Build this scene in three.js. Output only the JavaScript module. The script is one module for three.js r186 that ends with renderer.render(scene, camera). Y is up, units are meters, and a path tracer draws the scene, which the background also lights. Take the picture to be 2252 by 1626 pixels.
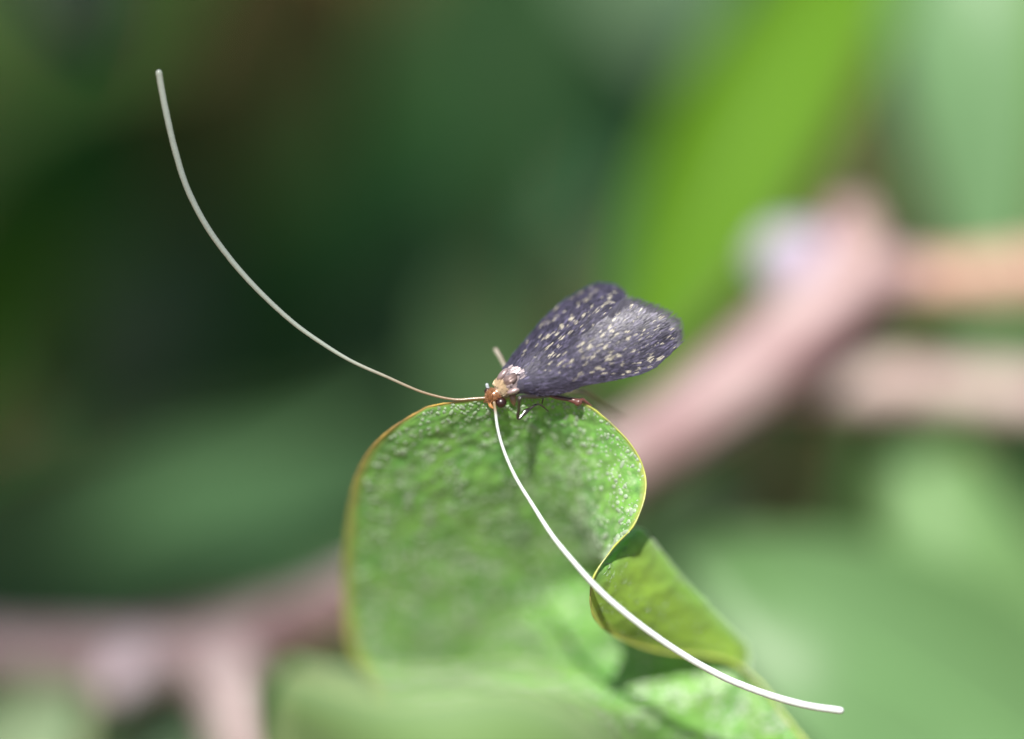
import * as THREE from 'three';
import { ImprovedNoise } from 'three/addons/math/ImprovedNoise.js';
import { mergeGeometries } from 'three/addons/utils/BufferGeometryUtils.js';

// ------------------------------------------------------------------ camera, sky, sun, exposure
const V = (x, y, z) => new THREE.Vector3(x, y, z);
const scene = new THREE.Scene();
const FOCUS = 0.30, PITCH = 30 * Math.PI / 180, FRAME_W = 0.038, FRAME_H = FRAME_W * 1626 / 2252;
const TARGET = V(0, 0.35, 0);
const RIGHT = V(1, 0, 0), UPC = V(0, Math.cos(PITCH), -Math.sin(PITCH)), FWD = V(0, -Math.sin(PITCH), -Math.cos(PITCH));
const camera = new THREE.PerspectiveCamera(2 * Math.atan(FRAME_H / 2 / FOCUS) * 180 / Math.PI, 2252 / 1626, 0.01, 200);
camera.position.copy(TARGET).addScaledVector(FWD, -FOCUS);
camera.lookAt(TARGET);
camera.focus = FOCUS;
camera.updateProjectionMatrix();
camera.userData.fStop = camera.getFocalLength() / 46;      // a 46 mm wide aperture, a macro lens opened up
scene.add(camera);

const SKY_STRENGTH = 0.21;
const SUN = V(0, 0, 0).addScaledVector(RIGHT, -0.12).addScaledVector(UPC, 0.60).addScaledVector(FWD, -0.78).normalize();
{
  // hazy summer sky: pale towards the horizon, deeper overhead, a broad glow round the sun
  const W = 256, H = 128, d = new Float32Array(W * H * 4), dir = V(0, 0, 0);
  for (let y = 0; y < H; y++) for (let x = 0; x < W; x++) {
    const up = ((y + 0.5) / H - 0.5) * Math.PI, a = ((x + 0.5) / W - 0.5) * 2 * Math.PI;
    dir.set(Math.cos(a) * Math.cos(up), Math.sin(up), Math.sin(a) * Math.cos(up));
    const h = Math.pow(1 - Math.max(0, dir.y), 2.2), c = Math.max(0, dir.dot(SUN)), g = 0.35 * Math.pow(c, 6) + 0.9 * Math.pow(c, 60);
    const o = (y * W + x) * 4, k = SKY_STRENGTH * (dir.y < 0 ? 0.5 : 1);
    d[o] = k * (0.54 + 0.40 * h + g); d[o + 1] = k * (0.76 + 0.26 * h + g * 0.98); d[o + 2] = k * (1.16 + 0.02 * h + g * 0.95); d[o + 3] = 1;
  }
  const t = new THREE.DataTexture(d, W, H, THREE.RGBAFormat, THREE.FloatType);
  t.mapping = THREE.EquirectangularReflectionMapping; t.magFilter = t.minFilter = THREE.LinearFilter; t.needsUpdate = true;
  scene.background = t; scene.environment = t;
}
const sun = new THREE.DirectionalLight(0xfffaf3, 4.2);
sun.position.copy(TARGET).addScaledVector(SUN, 1.5);
sun.target.position.copy(TARGET);
sun.castShadow = true;
sun.shadow.mapSize.set(4096, 4096);
Object.assign(sun.shadow.camera, { left: -0.5, right: 0.5, top: 0.5, bottom: -0.5, near: 0.1, far: 4 });
scene.add(sun, sun.target);
const EXPOSURE = 2.35;

// ------------------------------------------------------------------ helpers
let seed = 7;
const rnd = () => { seed = (seed + 0x6d2b79f5) | 0; let t = Math.imul(seed ^ (seed >>> 15), 1 | seed); t = (t + Math.imul(t ^ (t >>> 7), 61 | t)) ^ t; return ((t ^ (t >>> 14)) >>> 0) / 4294967296; };
const gauss = () => rnd() + rnd() + rnd() + rnd() - 2;
const noise3 = new ImprovedNoise();
const fbm = (x, y, z, o = 4) => { let s = 0, a = 0.5; for (let i = 0; i < o; i++) { s += a * noise3.noise(x, y, z); x *= 2.03; y *= 2.03; z = z * 2.03 + 7.1; a *= 0.5; } return s; };
const clamp = (x, a = 0, b = 1) => Math.min(b, Math.max(a, x));
const smooth = (a, b, x) => { const t = clamp((x - a) / (b - a)); return t * t * (3 - 2 * t); };
const mix = (a, b, t) => a + (b - a) * t;
const MM = 0.001, PX = FRAME_W / 2252;
// a point of the place: its bearing as seen from the photographer and its distance in mm behind (+) the plane in focus
let NEARER = 0.54;                                       // depths below are given in units of this many mm
function at(px, py, d = 0) {
  d *= NEARER;
  const k = PX * (1 + d * MM / FOCUS);
  return TARGET.clone().addScaledVector(RIGHT, (px - 1126) * k).addScaledVector(UPC, (813 - py) * k).addScaledVector(FWD, d * MM);
}
const used = {};
function numbered(name) { const n = used[name] = (used[name] ?? -1) + 1; return n ? `${name}_${String(n).padStart(3, '0')}` : name; }
function tag(o, label, category, group) { o.userData.label = label; o.userData.category = category; if (group) o.userData.group = group; return o; }
function thing(name, label, category, pos, group) {
  const o = new THREE.Group(); o.name = numbered(name); o.position.copy(pos); scene.add(o);
  return tag(o, label, category, group);
}
// adds a geometry given in world coordinates as a part of a thing or of a part
function part(name, geo, material, parent) {
  const m = new THREE.Mesh(geo, material); m.name = name; m.castShadow = m.receiveShadow = true;
  if (parent) {
    const p = V(0, 0, 0); for (let q = parent; q && q !== scene; q = q.parent) p.add(q.position);
    geo.translate(-p.x, -p.y, -p.z); parent.add(m);
  } else scene.add(m);
  return m;
}
const lin = (r, g, b) => new THREE.Color().setRGB(r, g, b);

function cr(a, b, c, d, t) {                            // Catmull-Rom through four arrays
  const t2 = t * t, t3 = t2 * t;
  return a.map((_, i) => 0.5 * (2 * b[i] + (c[i] - a[i]) * t + (2 * a[i] - 5 * b[i] + 4 * c[i] - d[i]) * t2 + (3 * b[i] - a[i] - 3 * c[i] + d[i]) * t3));
}
function along(list, t) {
  const n = list.length - 1, x = clamp(t) * n, i = Math.min(n - 1, Math.floor(x));
  const g = (k) => k < 0 ? list[0].map((v, j) => 2 * v - list[1][j]) : k > n ? list[n].map((v, j) => 2 * v - list[n - 1][j]) : list[k];
  return cr(g(i - 1), g(i), g(i + 1), g(i + 2), x - i);
}
const patch = (rows) => (s, t) => along(rows.map((r) => along(r, t)), s);       // a smooth sheet through a net of points
function sheet(f, nu, nv, color) {                       // f(u, v) -> Vector3 as an indexed grid
  const pos = [], uv = [], col = [], idx = [];
  for (let j = 0; j <= nv; j++) for (let i = 0; i <= nu; i++) {
    const u = i / nu, v = j / nv, p = f(u, v);
    pos.push(p.x, p.y, p.z); uv.push(u, v);
    if (color) { const c = color(u, v, p); col.push(c[0], c[1], c[2]); }
    if (i < nu && j < nv) { const a = j * (nu + 1) + i, b = a + nu + 1; idx.push(a, b, a + 1, b, b + 1, a + 1); }
  }
  const g = new THREE.BufferGeometry();
  g.setAttribute('position', new THREE.Float32BufferAttribute(pos, 3));
  g.setAttribute('uv', new THREE.Float32BufferAttribute(uv, 2));
  if (color) g.setAttribute('color', new THREE.Float32BufferAttribute(col, 3));
  g.setIndex(idx); g.computeVertexNormals();
  return g;
}
// a round limb along points with a radius that varies; closed and rounded at both ends
function limb(points, radius, n = 40, sides = 10, color, wobble) {
  const curve = new THREE.CatmullRomCurve3(points, false, 'centripetal');
  if (Array.isArray(radius)) {                            // one radius per point, by the length of the way
    const list = radius, at0 = [0]; for (let i = 1; i < points.length; i++) at0.push(at0[i - 1] + points[i].distanceTo(points[i - 1]));
    const total = at0[at0.length - 1];
    radius = (t) => { const x = t * total; let i = 0; while (i < list.length - 2 && x > at0[i + 1]) i++; const k = clamp((x - at0[i]) / (at0[i + 1] - at0[i])); return mix(list[i], list[i + 1], k * k * (3 - 2 * k)); };
  }
  const pos = [], uv = [], col = [], idx = [];
  let side = null; const rings = [];
  const r0 = radius(0), r1 = radius(1), L = curve.getLength();
  const ts = [];
  for (let k = 0; k < 4; k++) ts.push([0, -Math.cos(k / 4 * Math.PI / 2) * r0, Math.max(0.02, Math.sin(k / 4 * Math.PI / 2)) * r0]);
  for (let k = 0; k <= n; k++) ts.push([k / n, 0, radius(k / n)]);
  for (let k = 3; k >= 0; k--) ts.push([1, Math.cos(k / 4 * Math.PI / 2) * r1, Math.max(0.02, Math.sin(k / 4 * Math.PI / 2)) * r1]);
  for (const [t, off, r] of ts) {
    const p = curve.getPointAt(t), tan = curve.getTangentAt(t);
    if (!side) side = V(0.31, 0.83, 0.46).cross(tan).normalize(); else side.addScaledVector(tan, -side.dot(tan)).normalize();
    const up = tan.clone().cross(side); p.addScaledVector(tan, off);
    for (let i = 0; i <= sides; i++) {
      const a = i / sides * 2 * Math.PI, rr = r * (wobble ? wobble(t, a, L) : 1);
      const q = p.clone().addScaledVector(side, Math.cos(a) * rr).addScaledVector(up, Math.sin(a) * rr);
      pos.push(q.x, q.y, q.z); uv.push(i / sides, t);
      if (color) { const c = color(t, a); col.push(...c); }
    }
    rings.push(1);
  }
  const w = sides + 1;
  for (let j = 0; j < rings.length - 1; j++) for (let i = 0; i < sides; i++) { const a = j * w + i, b = a + w; idx.push(a, a + 1, b, b, a + 1, b + 1); }
  const g = new THREE.BufferGeometry();
  g.setAttribute('position', new THREE.Float32BufferAttribute(pos, 3));
  g.setAttribute('uv', new THREE.Float32BufferAttribute(uv, 2));
  if (color) g.setAttribute('color', new THREE.Float32BufferAttribute(col, 3));
  g.setIndex(idx); g.computeVertexNormals();
  return g;
}
const pts = (list) => list.map((p) => at(...p));
const ramp = (list) => (t) => along(list.map((x) => [x]), t)[0];
// many small copies joined into one part
function scatter(name, geo, material, items, parent, colors) {
  const base = V(0, 0, 0); for (let q = parent; q && q !== scene; q = q.parent) base.add(q.position);
  const m = new THREE.InstancedMesh(geo, material, items.length); m.name = name; m.userData.kind = 'stuff'; m.castShadow = m.receiveShadow = true;
  const M = new THREE.Matrix4(), c = new THREE.Color();
  items.forEach(({ p, x, y, z, s, c: tint }, i) => {
    M.makeBasis(x.clone().multiplyScalar(s[0]), y.clone().multiplyScalar(s[1]), z.clone().multiplyScalar(s[2]));
    M.setPosition(p.x - base.x, p.y - base.y, p.z - base.z); m.setMatrixAt(i, M);
    if (tint) m.setColorAt(i, c.setRGB(...tint));
  });
  (parent ?? scene).add(m);
  return m;
}
function dataTexture(w, h, f, srgb) {
  const d = new Uint8Array(w * h * 4);
  for (let y = 0; y < h; y++) for (let x = 0; x < w; x++) {
    const c = f((x + 0.5) / w, (y + 0.5) / h), o = (y * w + x) * 4;
    for (let k = 0; k < 3; k++) { let v = clamp(c[k] ?? c[0]); if (srgb) v = v <= 0.0031308 ? v * 12.92 : 1.055 * Math.pow(v, 1 / 2.4) - 0.055; d[o + k] = Math.round(v * 255); }
    d[o + 3] = 255;
  }
  const t = new THREE.DataTexture(d, w, h); t.magFilter = t.minFilter = THREE.LinearFilter;
  if (srgb) t.colorSpace = THREE.SRGBColorSpace;
  t.needsUpdate = true; return t;
}

// ------------------------------------------------------------------ ground
{
  const soilTex = dataTexture(512, 512, (u, v) => {
    const a = 2 * Math.PI * u, b = 2 * Math.PI * v, n = fbm(Math.cos(a) * 3 + 9, Math.sin(a) * 3, Math.cos(b) * 3 + Math.sin(b) * 2, 5), k = 0.75 + n * 1.3;
    return [0.17 * k, 0.105 * k, 0.05 * k];
  }, true);
  soilTex.wrapS = soilTex.wrapT = THREE.RepeatWrapping; soilTex.repeat.set(400, 400);
  const g = new THREE.PlaneGeometry(120, 120, 1, 1).rotateX(-Math.PI / 2);
  const m = part('ground', g, new THREE.MeshStandardMaterial({ map: soilTex, roughness: 0.95 }));
  m.userData.kind = 'structure';
}

// ------------------------------------------------------------------ leaves out of focus
const leafMaterials = new Map();
function leafMaterial(c, trans = 0.3, gloss = 0.4) {
  const key = [...c, trans, gloss].join();
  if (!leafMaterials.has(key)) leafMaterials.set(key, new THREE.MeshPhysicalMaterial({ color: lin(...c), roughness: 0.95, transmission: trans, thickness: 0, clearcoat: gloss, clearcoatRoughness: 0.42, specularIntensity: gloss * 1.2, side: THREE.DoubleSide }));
  return leafMaterials.get(key);
}
// base, middle and tip are points of the spine; width in mm; roll turns the blade about its spine away from facing the viewer
function leaf(name, label, category, { base, mid, tip, width, roll = 0, cup = 0.15, color, trans = 0.35, gloss = 0.4, shape = 0.75, stalk = true, group, wave = 0.03 }) {
  const a = base.isVector3 ? base : at(...base), b = mid.isVector3 ? mid : at(...mid), c = tip.isVector3 ? tip : at(...tip);
  const root = thing(name, label, category, a, group);
  const curve = new THREE.QuadraticBezierCurve3(a, b.clone().multiplyScalar(2).addScaledVector(a, -0.5).addScaledVector(c, -0.5), c);
  const w = width * MM, ph = rnd() * 9;
  const f = (u, v) => {
    const p = curve.getPoint(v), tan = curve.getTangent(v);
    const side = tan.clone().cross(FWD).normalize().applyAxisAngle(tan, roll), n = side.clone().cross(tan).normalize();
    const x = (u - 0.5) * 2, half = w / 2 * Math.pow(Math.sin(Math.PI * Math.pow(clamp(v * 0.985 + 0.008), shape)), 0.75);
    return p.addScaledVector(side, x * half).addScaledVector(n, -(x * x) * half * cup * 2 + Math.sin(v * 9 + ph + x * 2) * w * wave);
  };
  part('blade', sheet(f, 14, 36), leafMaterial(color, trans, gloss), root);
  part('midrib', limb([0.01, 0.25, 0.5, 0.75, 0.97].map((v) => f(0.5, v)), (t) => w * 0.022 * (1.15 - t), 24, 6), leafMaterial(color.map((x) => x * 1.25), 0.05, gloss), root);
  if (stalk) {
    const out = a.clone().sub(b).normalize(), foot = V(a.x + out.x * 0.03, 0, a.z + out.z * 0.02 - 0.01);
    const aside = a.y > at(1126, -60, 40).y ? (a.x < 0 ? -0.075 : 0.075) : 0;
    if (aside) part('stalk', limb([a.clone().addScaledVector(out, -0.001), a.clone().addScaledVector(out, 0.012), V(a.x + aside * 0.5, a.y + 0.03, a.z), V(a.x + aside, a.y, a.z), V(a.x + aside * 1.2, 0, a.z)], (t) => MM * (0.5 + 0.5 * t), 30, 7), leafMaterial(color.map((x) => x * 0.8), 0.02, 0.3), root);
    else part('stalk', limb([a.clone().addScaledVector(out, -0.001), a.clone().addScaledVector(out, 0.02), a.clone().lerp(foot, 0.5).addScaledVector(out, 0.015), foot], (t) => MM * (0.5 + 0.5 * t), 20, 7), leafMaterial(color.map((x) => x * 0.8), 0.02, 0.3), root);
  }
  return root;
}

// bright yellow-green blade behind the moth
leaf('blade_leaf', 'broad bright yellow-green blade leaf slanting down behind the moth wings', 'leaf', { base: [2130, -460, 58], mid: [1700, 240, 50], tip: [1385, 850, 44], width: 6.6, roll: 0.25, color: [0.10, 0.235, 0.004], trans: 0.5, gloss: 0.2, shape: 1.05, cup: 0.35 });
// pale leaves at the right
leaf('pale_leaf', 'upright pale bluish-green leaf above the pinkish side twig', 'leaf', { base: [2090, -330, 54], mid: [2130, 180, 50], tip: [2200, 830, 52], width: 6.4, roll: -0.2, color: [0.115, 0.235, 0.09], gloss: 0.6 });
leaf('grass_leaf', 'narrow green leaf along the upper right margin', 'leaf', { base: [2300, -200, 60], mid: [2290, 300, 58], tip: [2240, 760, 58], width: 2.6, roll: 0.2, color: [0.10, 0.22, 0.03], gloss: 0.3 });
leaf('pale_leaf', 'large light green leaf, lit brightly, below the right twigs', 'leaf', { base: [2290, 1750, 40], mid: [2120, 1260, 39], tip: [1950, 900, 41], width: 6.4, roll: 0.15, color: [0.125, 0.25, 0.075], gloss: 0.6 });
leaf('pale_leaf', 'wide soft green leaf filling the bottom right corner', 'leaf', { base: [2420, 1800, 36], mid: [1960, 1480, 34], tip: [1490, 1215, 36], width: 10, roll: 0.1, color: [0.10, 0.215, 0.068], gloss: 0.6 });
leaf('grey_leaf', 'small grey-green leaf tip beside the twisted edge of the curled leaf', 'leaf', { base: [1720, 1760, 52], mid: [1640, 1420, 50], tip: [1570, 1120, 52], width: 4.2, roll: -0.2, color: [0.054, 0.090, 0.042], gloss: 0.5 });
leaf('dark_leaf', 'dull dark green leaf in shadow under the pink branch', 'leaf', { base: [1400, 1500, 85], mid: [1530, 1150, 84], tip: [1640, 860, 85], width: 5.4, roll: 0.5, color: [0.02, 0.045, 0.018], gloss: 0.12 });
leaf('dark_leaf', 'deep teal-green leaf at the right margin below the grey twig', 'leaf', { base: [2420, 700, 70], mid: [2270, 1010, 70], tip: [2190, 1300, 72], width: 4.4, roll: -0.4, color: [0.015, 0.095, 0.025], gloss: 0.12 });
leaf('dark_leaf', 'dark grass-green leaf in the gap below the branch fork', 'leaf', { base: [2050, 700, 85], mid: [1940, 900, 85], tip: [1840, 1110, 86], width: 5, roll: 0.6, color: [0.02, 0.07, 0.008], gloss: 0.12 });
leaf('dead_or_shade_leaf', 'nearly black leaf added for the deep shade in the gap between the branch fork and the pale leaves', 'dead leaf', { base: [1600, 1330, 120], mid: [1770, 1130, 118], tip: [1960, 930, 118], width: 8, roll: 0.2, color: [0.014, 0.013, 0.005], trans: 0.1, gloss: 0.05 });  // black leaf colour stands for the deep shade in the gap
// top centre
leaf('pale_leaf', 'pale green leaf end hanging in at the top left of the bright blade', 'leaf', { base: [1380, -420, 80], mid: [1420, -150, 78], tip: [1520, 150, 78], width: 7, roll: 0.1, color: [0.068, 0.135, 0.060], gloss: 0.6 });
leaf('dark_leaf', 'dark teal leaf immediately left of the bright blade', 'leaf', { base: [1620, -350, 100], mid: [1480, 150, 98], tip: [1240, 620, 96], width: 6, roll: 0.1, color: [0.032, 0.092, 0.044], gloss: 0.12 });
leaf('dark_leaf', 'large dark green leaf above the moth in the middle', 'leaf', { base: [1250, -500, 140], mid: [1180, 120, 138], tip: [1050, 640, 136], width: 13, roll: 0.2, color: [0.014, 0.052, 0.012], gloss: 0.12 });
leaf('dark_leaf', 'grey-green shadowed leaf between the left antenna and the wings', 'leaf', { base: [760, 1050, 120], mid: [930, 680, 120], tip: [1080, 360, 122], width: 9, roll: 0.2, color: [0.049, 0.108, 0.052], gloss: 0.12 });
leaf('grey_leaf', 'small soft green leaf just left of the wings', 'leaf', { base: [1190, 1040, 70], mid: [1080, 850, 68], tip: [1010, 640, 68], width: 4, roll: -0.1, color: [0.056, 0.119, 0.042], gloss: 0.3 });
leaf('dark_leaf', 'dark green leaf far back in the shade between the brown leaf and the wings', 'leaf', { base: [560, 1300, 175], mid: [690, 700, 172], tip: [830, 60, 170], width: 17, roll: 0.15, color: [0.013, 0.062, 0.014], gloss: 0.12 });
// left side
leaf('dead_or_shade_leaf', 'brown withered leaf in the dark upper left background', 'dead leaf', { base: [820, -420, 128], mid: [620, 60, 126], tip: [480, 420, 126], width: 8, roll: 0.2, color: [0.15, 0.085, 0.03], trans: 0.15, gloss: 0.1 });
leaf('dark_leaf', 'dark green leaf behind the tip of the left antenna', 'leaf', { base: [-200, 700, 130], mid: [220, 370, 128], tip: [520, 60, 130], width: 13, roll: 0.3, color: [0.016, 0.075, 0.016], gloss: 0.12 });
leaf('pale_leaf', 'pale leaf tip poking in at the top left corner', 'leaf', { base: [60, -520, 56], mid: [120, -210, 55], tip: [200, 110, 55], width: 6.4, roll: 0, color: [0.14, 0.19, 0.11], gloss: 0.5 });
leaf('dark_leaf', 'olive-green leaf low on the left margin', 'leaf', { base: [-280, 1000, 95], mid: [-20, 760, 95], tip: [240, 420, 96], width: 6, roll: -0.3, color: [0.06, 0.15, 0.004], gloss: 0.12 });
leaf('grey_leaf', 'round dull olive leaf left of the left antenna', 'leaf', { base: [210, 960, 90], mid: [300, 730, 88], tip: [390, 480, 90], width: 6.2, roll: 0.1, color: [0.07, 0.11, 0.05], gloss: 0.4 });
leaf('blade_leaf', 'long bluish-green blade crossing the left side, upper of two', 'leaf', { base: [-350, 1210, 66], mid: [300, 1050, 62], tip: [930, 850, 60], width: 5.4, roll: 0.5, color: [0.059, 0.140, 0.052], gloss: 0.35 });
leaf('blade_leaf', 'long bluish-green blade crossing the left side, lower of two', 'leaf', { base: [-350, 1330, 78], mid: [350, 1230, 74], tip: [1080, 1010, 72], width: 7.4, roll: 0.2, color: [0.042, 0.115, 0.042], gloss: 0.3 });
leaf('pale_leaf', 'light green leaf in the bottom left corner under the branch', 'leaf', { base: [-160, 1860, 38], mid: [30, 1650, 36], tip: [190, 1400, 36], width: 4.6, roll: 0.1, color: [0.30, 0.42, 0.22], gloss: 0.6 });
leaf('grey_leaf', 'muted green leaf below the lower left branch stub', 'leaf', { base: [330, 1900, 40], mid: [360, 1680, 40], tip: [400, 1460, 42], width: 4.4, roll: -0.2, color: [0.14, 0.24, 0.12], gloss: 0.5 });
leaf('pale_leaf', 'pale olive leaf at the bottom left of the curled leaf', 'leaf', { base: [690, 1850, 34], mid: [720, 1670, 33], tip: [730, 1500, 34], width: 4.2, roll: 0.1, color: [0.26, 0.33, 0.14], gloss: 0.5 });
{
  const f = patch([
    [[640, 1464, -22.5], [740, 1492, -24.0], [850, 1516, -25.5], [960, 1510, -25.5], [1070, 1498, -25.5], [1170, 1504, -25.5], [1260, 1534, -24.9], [1340, 1594, -24.0]],
    [[625, 1480, -25.5], [735, 1514, -28.5], [850, 1549, -30.8], [965, 1550, -31.5], [1085, 1546, -31.5], [1195, 1554, -30.8], [1290, 1580, -28.5], [1370, 1634, -25.5]],
    [[615, 1494, -26.2], [730, 1536, -30.0], [850, 1589, -33.0], [968, 1604, -33.9], [1090, 1604, -33.9], [1205, 1614, -32.4], [1305, 1636, -30.0], [1390, 1684, -26.2]],
    [[610, 1534, -25.5], [728, 1594, -29.4], [850, 1674, -32.4], [970, 1704, -33.3], [1095, 1704, -33.3], [1215, 1714, -31.5], [1320, 1724, -28.5], [1400, 1754, -25.5]],
    [[610, 1654, -22.5], [728, 1734, -25.5], [850, 1814, -28.5], [970, 1864, -30.0], [1095, 1874, -30.0], [1215, 1874, -28.5], [1320, 1874, -25.5], [1400, 1894, -24.0]],
  ]);
  const q = (u, v) => at(...f(v, u)), root = thing('foreground_leaf', 'blurred leaf at the bottom edge with pale upper rim, nearest the viewer', 'leaf', q(0.5, 0.4));
  part('blade', sheet((u, v) => q(u, v), 40, 40), leafMaterial([0.16, 0.28, 0.08], 0.4, 0.5), root);
  part('margin', limb(Array.from({ length: 20 }, (_, k) => q(k / 19, 0)), () => 0.08 * MM, 60, 7), leafMaterial([0.3, 0.36, 0.14], 0.02, 0.4), root);
  part('stalk', limb([q(0.6, 0.98), q(0.6, 1).add(V(0, -0.02, 0)), V(0.004, 0.2, 0.012), V(0.006, 0, 0.01)], (t) => MM * (0.7 + 0.6 * t), 30, 8), leafMaterial([0.12, 0.17, 0.05], 0.02, 0.3), root);
}

// undergrowth further back: far too many small leaves to count
{
  const g = sheet((u, v) => { const x = (u - 0.5) * 2, h = 0.3 * Math.pow(Math.sin(Math.PI * Math.pow(clamp(v * 0.98 + 0.01), 0.8)), 0.8); return V(x * h, v * v * 0.25 - x * x * 0.1, v); }, 4, 8);
  const items = [];
  for (let i = 0; i < 5200; i++) {
    const z = -0.12 - Math.pow(rnd(), 1.7) * 2.6, x = (rnd() - 0.5) * (0.7 + -z * 1.2);
    if (fbm(x * 7 + 3, z * 7, 1, 3) < -0.02) continue;
    const yaw = rnd() * 6.283, tilt = 0.2 + rnd() * 0.9, s = 0.03 + rnd() * 0.05;
    const zd = V(Math.sin(yaw) * Math.cos(tilt), Math.sin(tilt), Math.cos(yaw) * Math.cos(tilt)), xd = V(Math.cos(yaw), 0, -Math.sin(yaw)), yd = zd.clone().cross(xd);
    const k = 0.5 + rnd() * 0.9;
    items.push({ p: V(x, rnd() * 0.08, z), x: xd, y: yd, z: zd, s: [s, s, s], c: [0.030 * k, 0.095 * k, 0.015 * k] });
  }
  const m = scatter('ground_cover', g, leafMaterial([1, 1, 1], 0.25, 0.2), items, null);
  tag(m, 'low dark green undergrowth on the soil in the far background', 'undergrowth');
}

// leaves added out of view overhead to shade the left background and branch
const shadeLeaf = (q, h, dir, width, roll, label) => {
  const c = q.clone().addScaledVector(SUN, h * MM / SUN.y), half = dir.clone().multiplyScalar(MM / 2);
  leaf('added_shade_leaf', label, 'leaf', { base: c.clone().sub(half), mid: c.clone().add(V(0, 0.003, 0)), tip: c.clone().add(half), width, roll, color: [0.03, 0.08, 0.02], trans: 0.12, gloss: 0.3, cup: 0.05, stalk: false });
};
shadeLeaf(V(-0.055, 0.31, -0.066), 150, V(0, 0, -90), 112, 0, 'broad unseen leaf added overhead to shade the left background');
shadeLeaf(V(-0.04, 0.29, -0.15), 190, V(30, 0, -110), 120, 0, 'farthest broad unseen leaf added overhead for shade');

shadeLeaf(V(-0.063, 0.33, -0.0125), 1200, V(140, 0, 0), 17, -1.047, 'unseen leaf added high overhead to softly shade the left part of the branch');

// ------------------------------------------------------------------ pink branch
{
  const root = thing('pink_branch', 'pinkish smooth branch with forked twigs and round buds behind the curled leaf', 'branch', at(1126, 1140, 22));
  const bark = new THREE.MeshPhysicalMaterial({ vertexColors: true, roughness: 0.62, clearcoat: 0.15, clearcoatRoughness: 0.5 });
  const tint = (r, g, b, s) => (t, a) => { const n = fbm(t * 14 + s, Math.cos(a) * 1.2, Math.sin(a) * 1.2 + s, 3); return [r * (1 + n * 0.8), g * (1 + n * 1.3), b * (1 + n * 1.2)]; };
  const bumpy = (t, a, L) => 1 + 0.09 * fbm(t * L * 400, Math.cos(a), Math.sin(a), 3);
  const K = 0.0172 * MM;                                  // metres per picture pixel at the branch
  part('stem', limb(pts([[-160, 1420, 37], [120, 1440, 36], [420, 1440, 35], [620, 1385, 34], [760, 1320, 29], [1000, 1210, 29], [1250, 1090, 29], [1480, 945, 29], [1660, 815, 31], [1790, 705, 32], [1890, 630, 33], [1990, 612, 34]]), ramp([60 * K, 62 * K, 72 * K, 80 * K, 74 * K, 76 * K, 80 * K, 86 * K, 88 * K, 94 * K, 96 * K, 62 * K]), 120, 24, tint(0.265, 0.175, 0.172, 2), bumpy), bark, root);
  part('twig', limb(pts([[1890, 630, 33], [1990, 618, 34], [2130, 615, 35], [2290, 605, 37], [2460, 590, 39]]), ramp([66 * K, 58 * K, 62 * K, 66 * K, 60 * K]), 50, 20, tint(0.40, 0.24, 0.18, 5), bumpy), bark, root);
  part('twig', limb(pts([[1560, 850, 34], [1700, 845, 35], [1900, 850, 36], [2080, 858, 37], [2290, 875, 38], [2450, 880, 40]]), ramp([46 * K, 64 * K, 66 * K, 62 * K, 64 * K, 58 * K]), 50, 20, tint(0.33, 0.245, 0.22, 8), bumpy), bark, root);
  part('twig', limb(pts([[470, 1430, 35], [505, 1500, 32], [520, 1580, 31], [540, 1680, 31], [560, 1780, 32]]), ramp([64 * K, 78 * K, 74 * K, 66 * K, 60 * K]), 40, 20, tint(0.34, 0.26, 0.25, 11), bumpy), bark, root);
  part('twig_stub', limb(pts([[330, 1440, 35], [270, 1490, 33], [250, 1510, 32]]), ramp([62 * K, 60 * K, 48 * K]), 20, 18, tint(0.40, 0.32, 0.34, 14), bumpy), bark, root);
  part('bud', limb(pts([[1850, 600, 34], [1780, 582, 34], [1728, 572, 34]]), ramp([54 * K, 84 * K, 80 * K]), 24, 22, tint(0.28, 0.235, 0.30, 17), bumpy), bark, root).userData.label = 'lavender grey round bud on the left of the fork';
  part('bud', limb(pts([[1880, 610, 33], [1878, 540, 33], [1872, 492, 33]]), ramp([90 * K, 76 * K, 58 * K]), 24, 22, tint(0.28, 0.185, 0.175, 20), bumpy), bark, root).userData.label = 'pinkish bud at the top of the fork';
}

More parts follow.
